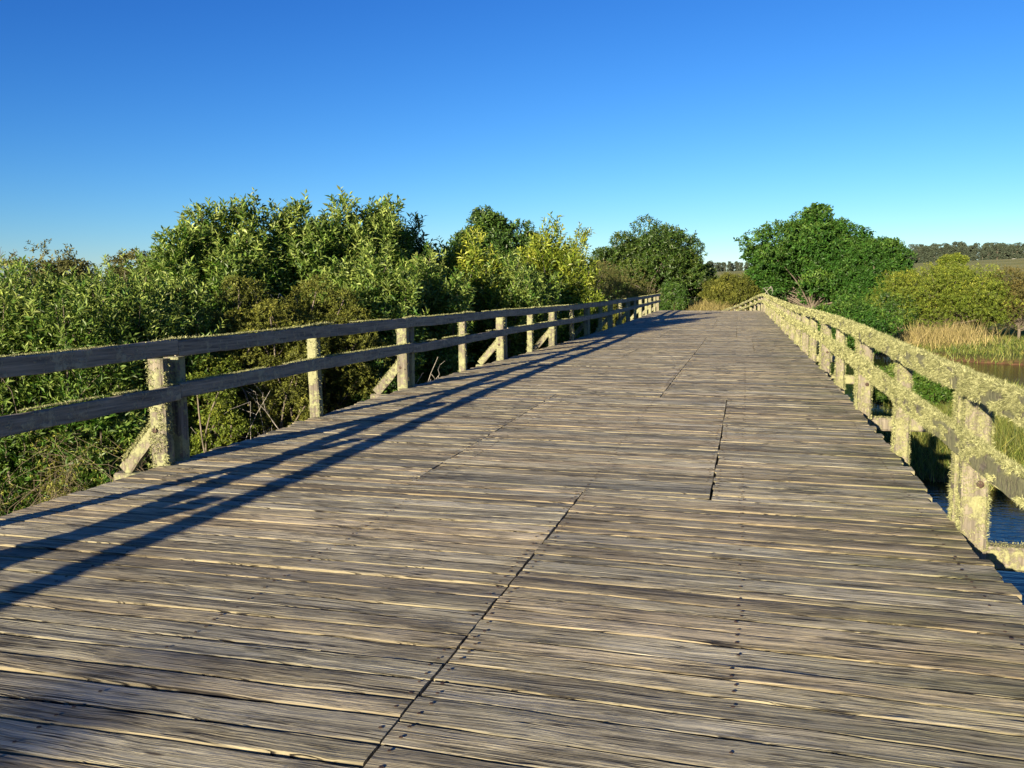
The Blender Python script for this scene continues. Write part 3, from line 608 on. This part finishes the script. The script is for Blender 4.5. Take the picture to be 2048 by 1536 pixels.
# --- far end and right bank
MT = leafmat('big_tree_leaf', (.028, .085, .012), (.12, .2, .035), .28, .5, .22)
clump_tree('big_tree', 'largest tree, a broad dark green dome right of the bridge end', 'tree', 1632, 93, 424, 268, (MT, M_bark), 70, 84, 10500, .36, .17, lobes=[(0, 0, .04, .86, 1), (-.55, .1, -.1, .52, .8), (.45, -.1, -.1, .6, .82)], hfrac=.02, trunk_r=.3)
clump_tree('big_tree', 'lower dark tree joined to the right side of the largest tree', 'tree', 1752, 90, 480, 130, (MT, M_bark), 71, 70, 6000, .3, .13, hfrac=0, trunk_r=.25)
clump_tree('low_bush', 'glossy green bush at the foot of the largest tree, above the right rail', 'bush', 1700, 66, 610, 150, (MT, M_bark), 72, 50, 3600, .22, .1, hfrac=0, trunk_r=.1)
clump_tree('round_bush', 'round half-lit bush in the gap at the end of the bridge', 'bush', 1462, 85, 553, 105, (M_lScrub, M_bark), 73, 60, 4200, .2, .07, hfrac=0, trunk_r=.1)
clump_tree('round_bush', 'dark bush behind the bend of the right rail', 'bush', 1500, 87, 572, 80, (M_lDark, M_bark), 74, 40, 2600, .22, .09, hfrac=0, trunk_r=.1)
clump_tree('low_bush', 'dark low bush left of the yellow grass at the end of the bridge', 'bush', 1345, 80, 570, 60, (M_lDark, M_bark), 75, 40, 2600, .22, .09, hfrac=0, trunk_r=.1)
clump_tree('dense_bush', 'large yellow-green dense bush behind the reeds on the right bank', 'bush', 1890, 77, 545, 230, YE, 76, 130, 9500, .17, .06, hfrac=0, trunk_r=.12, upw=.3)
clump_tree('dense_bush', 'brownish bush at the right edge beyond the pond', 'bush', 2045, 80, 550, 190, (leafmat('russet_leaf', (.085, .085, .025), (.24, .18, .06), .25, .6, .2), M_bark), 77, 80, 5600, .16, .055, hfrac=0, trunk_r=.1, upw=.2)
clump_tree('small_tree', 'small green tree rising over the dense bush against the far woods', 'tree', 1905, 112, 503, 62, (M_lYel, M_bark), 78, 30, 1900, .3, .12, hfrac=.1, trunk_r=.12)
clump_tree('low_bush', 'dark low bush between the big tree and the dense bush', 'bush', 1790, 74, 590, 80, (M_lDark, M_bark), 79, 30, 1900, .2, .08, hfrac=0, trunk_r=.08)
clump_tree('low_bush', 'low leafy bush in the shallows seen between the right rails', 'bush', 1835, 33, 735, 170, (M_lAcacia, M_bark), 80, 50, 3800, .1, .04, hfrac=0, trunk_r=.04)
twiggy('fallen_branch', 'bare pale branches sticking up behind the bend of the right rail', 'branch', 1545, 66, 575, 60, M_dead, 81, 8, .04)

# --- grass and reeds
def blades(name, pts, h, w, mat, seed, lean=.35, young=None):
    rng = np.random.default_rng(seed); n = len(pts); H = (h*rng.uniform(.4, 1.25, n))[:, None]; d = rng.normal(0, lean, (n, 3)); d[:, 2] = 1; d = unit(d)
    sd = unit(np.cross(d, rng.normal(0, 1, (n, 3)))); bend = rng.normal(0, lean, (n, 3))*[1, 1, -.2]; rows = []
    for k, q in enumerate((0, .5, 1.)):
        p = pts+d*H*q+bend*H*q*q*.6; ww = w*(1, .75, .12)[k]*.5; rows += [p-sd*ww, p+sd*ww]
    V = np.stack(rows, 1).reshape(-1, 3); b = (np.arange(n)*6)[:, None]; g = Geo()
    yo = np.clip(rng.normal(.35, .3, n), 0, 1) if young is None else young
    g.add(V, np.concatenate([b+np.array([[0, 1, 3, 2]]), b+np.array([[2, 3, 5, 4]])]), 0, tint=np.tile(rng.random(n), 2), young=np.tile(yo, 2))
    return g.build(name, mat)
def scatter(n, x0, x1, y0, y1, seed, zmin=WZ-.03, zmax=99):
    rng = np.random.default_rng(seed); x = rng.uniform(x0, x1, n); y = rng.uniform(y0, y1, n); z = ground(x, y); k = (z > zmin) & (z < zmax)
    return np.stack([x, y, z], 1)[k]
tag(blades('marsh_grass', scatter(100000, 2., 20, 15.5, 32, 1), .5, .014, M_grass, 1), 'green marsh grass growing in the shallows right of the bridge', 'grass', kind='stuff')
tag(blades('bank_grass', np.concatenate([scatter(60000, 8, 60, 48, 100, 2), scatter(14000, 3, 14, 31, 42, 22)]), .4, .035, M_grass, 2), 'green and straw-coloured grass on the far bank beyond the pond', 'grass', kind='stuff')
tag(blades('left_bank_grass', scatter(50000, -20, -4.9, 13.6, 32, 3, WZ+.05), .4, .014, M_grass, 3, young=None), 'rank grass on the left bank under the bushes', 'grass', kind='stuff')
c0 = at(1880, 697, 72); r_ = np.random.default_rng(9); n = 2600; P = np.stack([c0[0]+r_.normal(0, 1.35, n)+.5*np.sin(np.arange(n)), c0[1]+r_.normal(0, 1.6, n), np.zeros(n)], 1); P[:, 2] = ground(P[:, 0], P[:, 1])
tag(blades('reeds', P, 1.4*(1+.3*n2(3, P[:, 0], P[:, 1], 2.))[:, None].ravel(), .03, M_straw, 10, .33), 'straw-coloured reeds in front of the large dense bush', 'reeds', kind='stuff')
c0 = at(1415, 610, 81); n = 6000; P = np.stack([c0[0]+r_.normal(0, 1.3, n), c0[1]+r_.normal(0, 1.6, n), np.full(n, .1)], 1)
P[:, 2] = ground(P[:, 0], P[:, 1])
tag(blades('tall_grass', P, 1.45, .05, M_straw, 11, .4, young=np.clip(r_.normal(.1, .2, n), 0, 1)), 'tall yellow grass beyond the crest of the bridge', 'grass', kind='stuff')

# --- far woods on the hill
def euc(seed):
    rng = np.random.default_rng(seed); gc, gt = Geo(), Geo(); H = 14.
    tube(gt, curve(np.zeros(3), np.array([rng.normal(0, .4), rng.normal(0, .4), H*.85]), rng, 6, .03), np.linspace(.28, .08, 6), 5)
    for k in range(22):
        z = H*rng.uniform(.12, .98); c = np.array([rng.normal(0, 1.0), rng.normal(0, 1.0), z]); r = rng.uniform(.8, 1.5)*(1.3-.4*z/H)
        tube(gt, curve(np.array([0, 0, z*.8]), c, rng, 4, .05), np.linspace(.1, .04, 4), 4)
        o = unit(rng.normal(0, 1, (26, 3))); leaves(gc, c+o*r*[1, 1, .6], o, .8, .34, rng, 5, 1., .5, rng.random(26))
    root = empty('eucalyptus_tree', (0, 0, -999)); c = gc.build('crown', M_lEuc, root); t_ = gt.build('trunk', M_bark, root); return root
protos = [euc(200+i) for i in range(5)]; used = [False]*5; rng = np.random.default_rng(20)
def far_tree(px, D, ytop, label, group, k):
    p = protos[k % 5]; top = at(px, ytop, D); gz = float(ground(top[0], top[1]))
    if not used[k % 5]: o = p; used[k % 5] = True
    else:
        o = p.copy(); C.objects.link(o)
        for ch in list(p.children):
            c = ch.copy(); C.objects.link(c); c.parent = o
    o.location = (top[0], top[1], gz); s = max(.3, (top[2]-gz)/14.); o.scale = (s*1.1, s*1.1, s); o.rotation_euler = (0, 0, rng.uniform(0, 6.28))
    tag(o, label, 'tree', group)
k = 0
for px in np.arange(1806, 2075, 5.):
    if 1958 < px < 1966: continue
    far_tree(px+rng.normal(0, 1.2), 608+rng.uniform(-12, 15), (500 if px < 1960 else 497)+rng.normal(0, 4)+(10 if px < 1830 else 0), 'tall thin-trunked tree in the distant row on the hill, beyond the dense bush', 'distant eucalyptus row on the hill', k); k += 1
for px in np.arange(1398, 1500, 5.):
    far_tree(px+rng.normal(0, 1.5), 560+rng.uniform(-10, 15), 528+rng.normal(0, 2), 'dark distant tree on the skyline in the gap at the end of the bridge', 'distant trees in the gap', k); k += 1
# white wall along the hill crest
g = Geo(); a_ = at(1968, 533, 570); b_ = at(2075, 527, 570); n = 12
for i in range(n):
    p = a_+(b_-a_)*i/n; q = a_+(b_-a_)*(i+.97)/n; p[2] = ground(p[0], p[1])+.7; q[2] = ground(q[0], q[1])+.7
    beam(g, p, q, .4, 1.5, n=2, rng=rng, rough=.05)
t = NT('whitewash'); tag(g.build('white_wall', t.done(t.bsdf((.8, .8, .78), .8))), 'long low white wall along the top of the distant field', 'wall')

rng = np.random.default_rng(5)
def _b(gc, gt):
    tube(gt, curve(np.zeros(3), np.array([0, 0, 7.4]), rng, 8, .03), np.linspace(.14, .02, 8), 7)
    for k in range(6):
        c = np.array([rng.normal(0, .22), rng.normal(0, .5), 7.75-1.4*rng.random()**1.3]); o = unit(rng.normal(0, 1, (90, 3)))
        tube(gt, curve(np.array([0, 0, c[2]*.8]), c, rng, 4, .05), np.linspace(.05, .01, 4), 4); leaves(gc, c+o*.34, o, .12, .05, rng, 4, 1., .2, rng.random(90))
plant('bank_tree', 'slender tree behind the viewer casting the soft shadow in the lower left corner', 'tree', (-10.2, -28, -1.8), _b, AC)
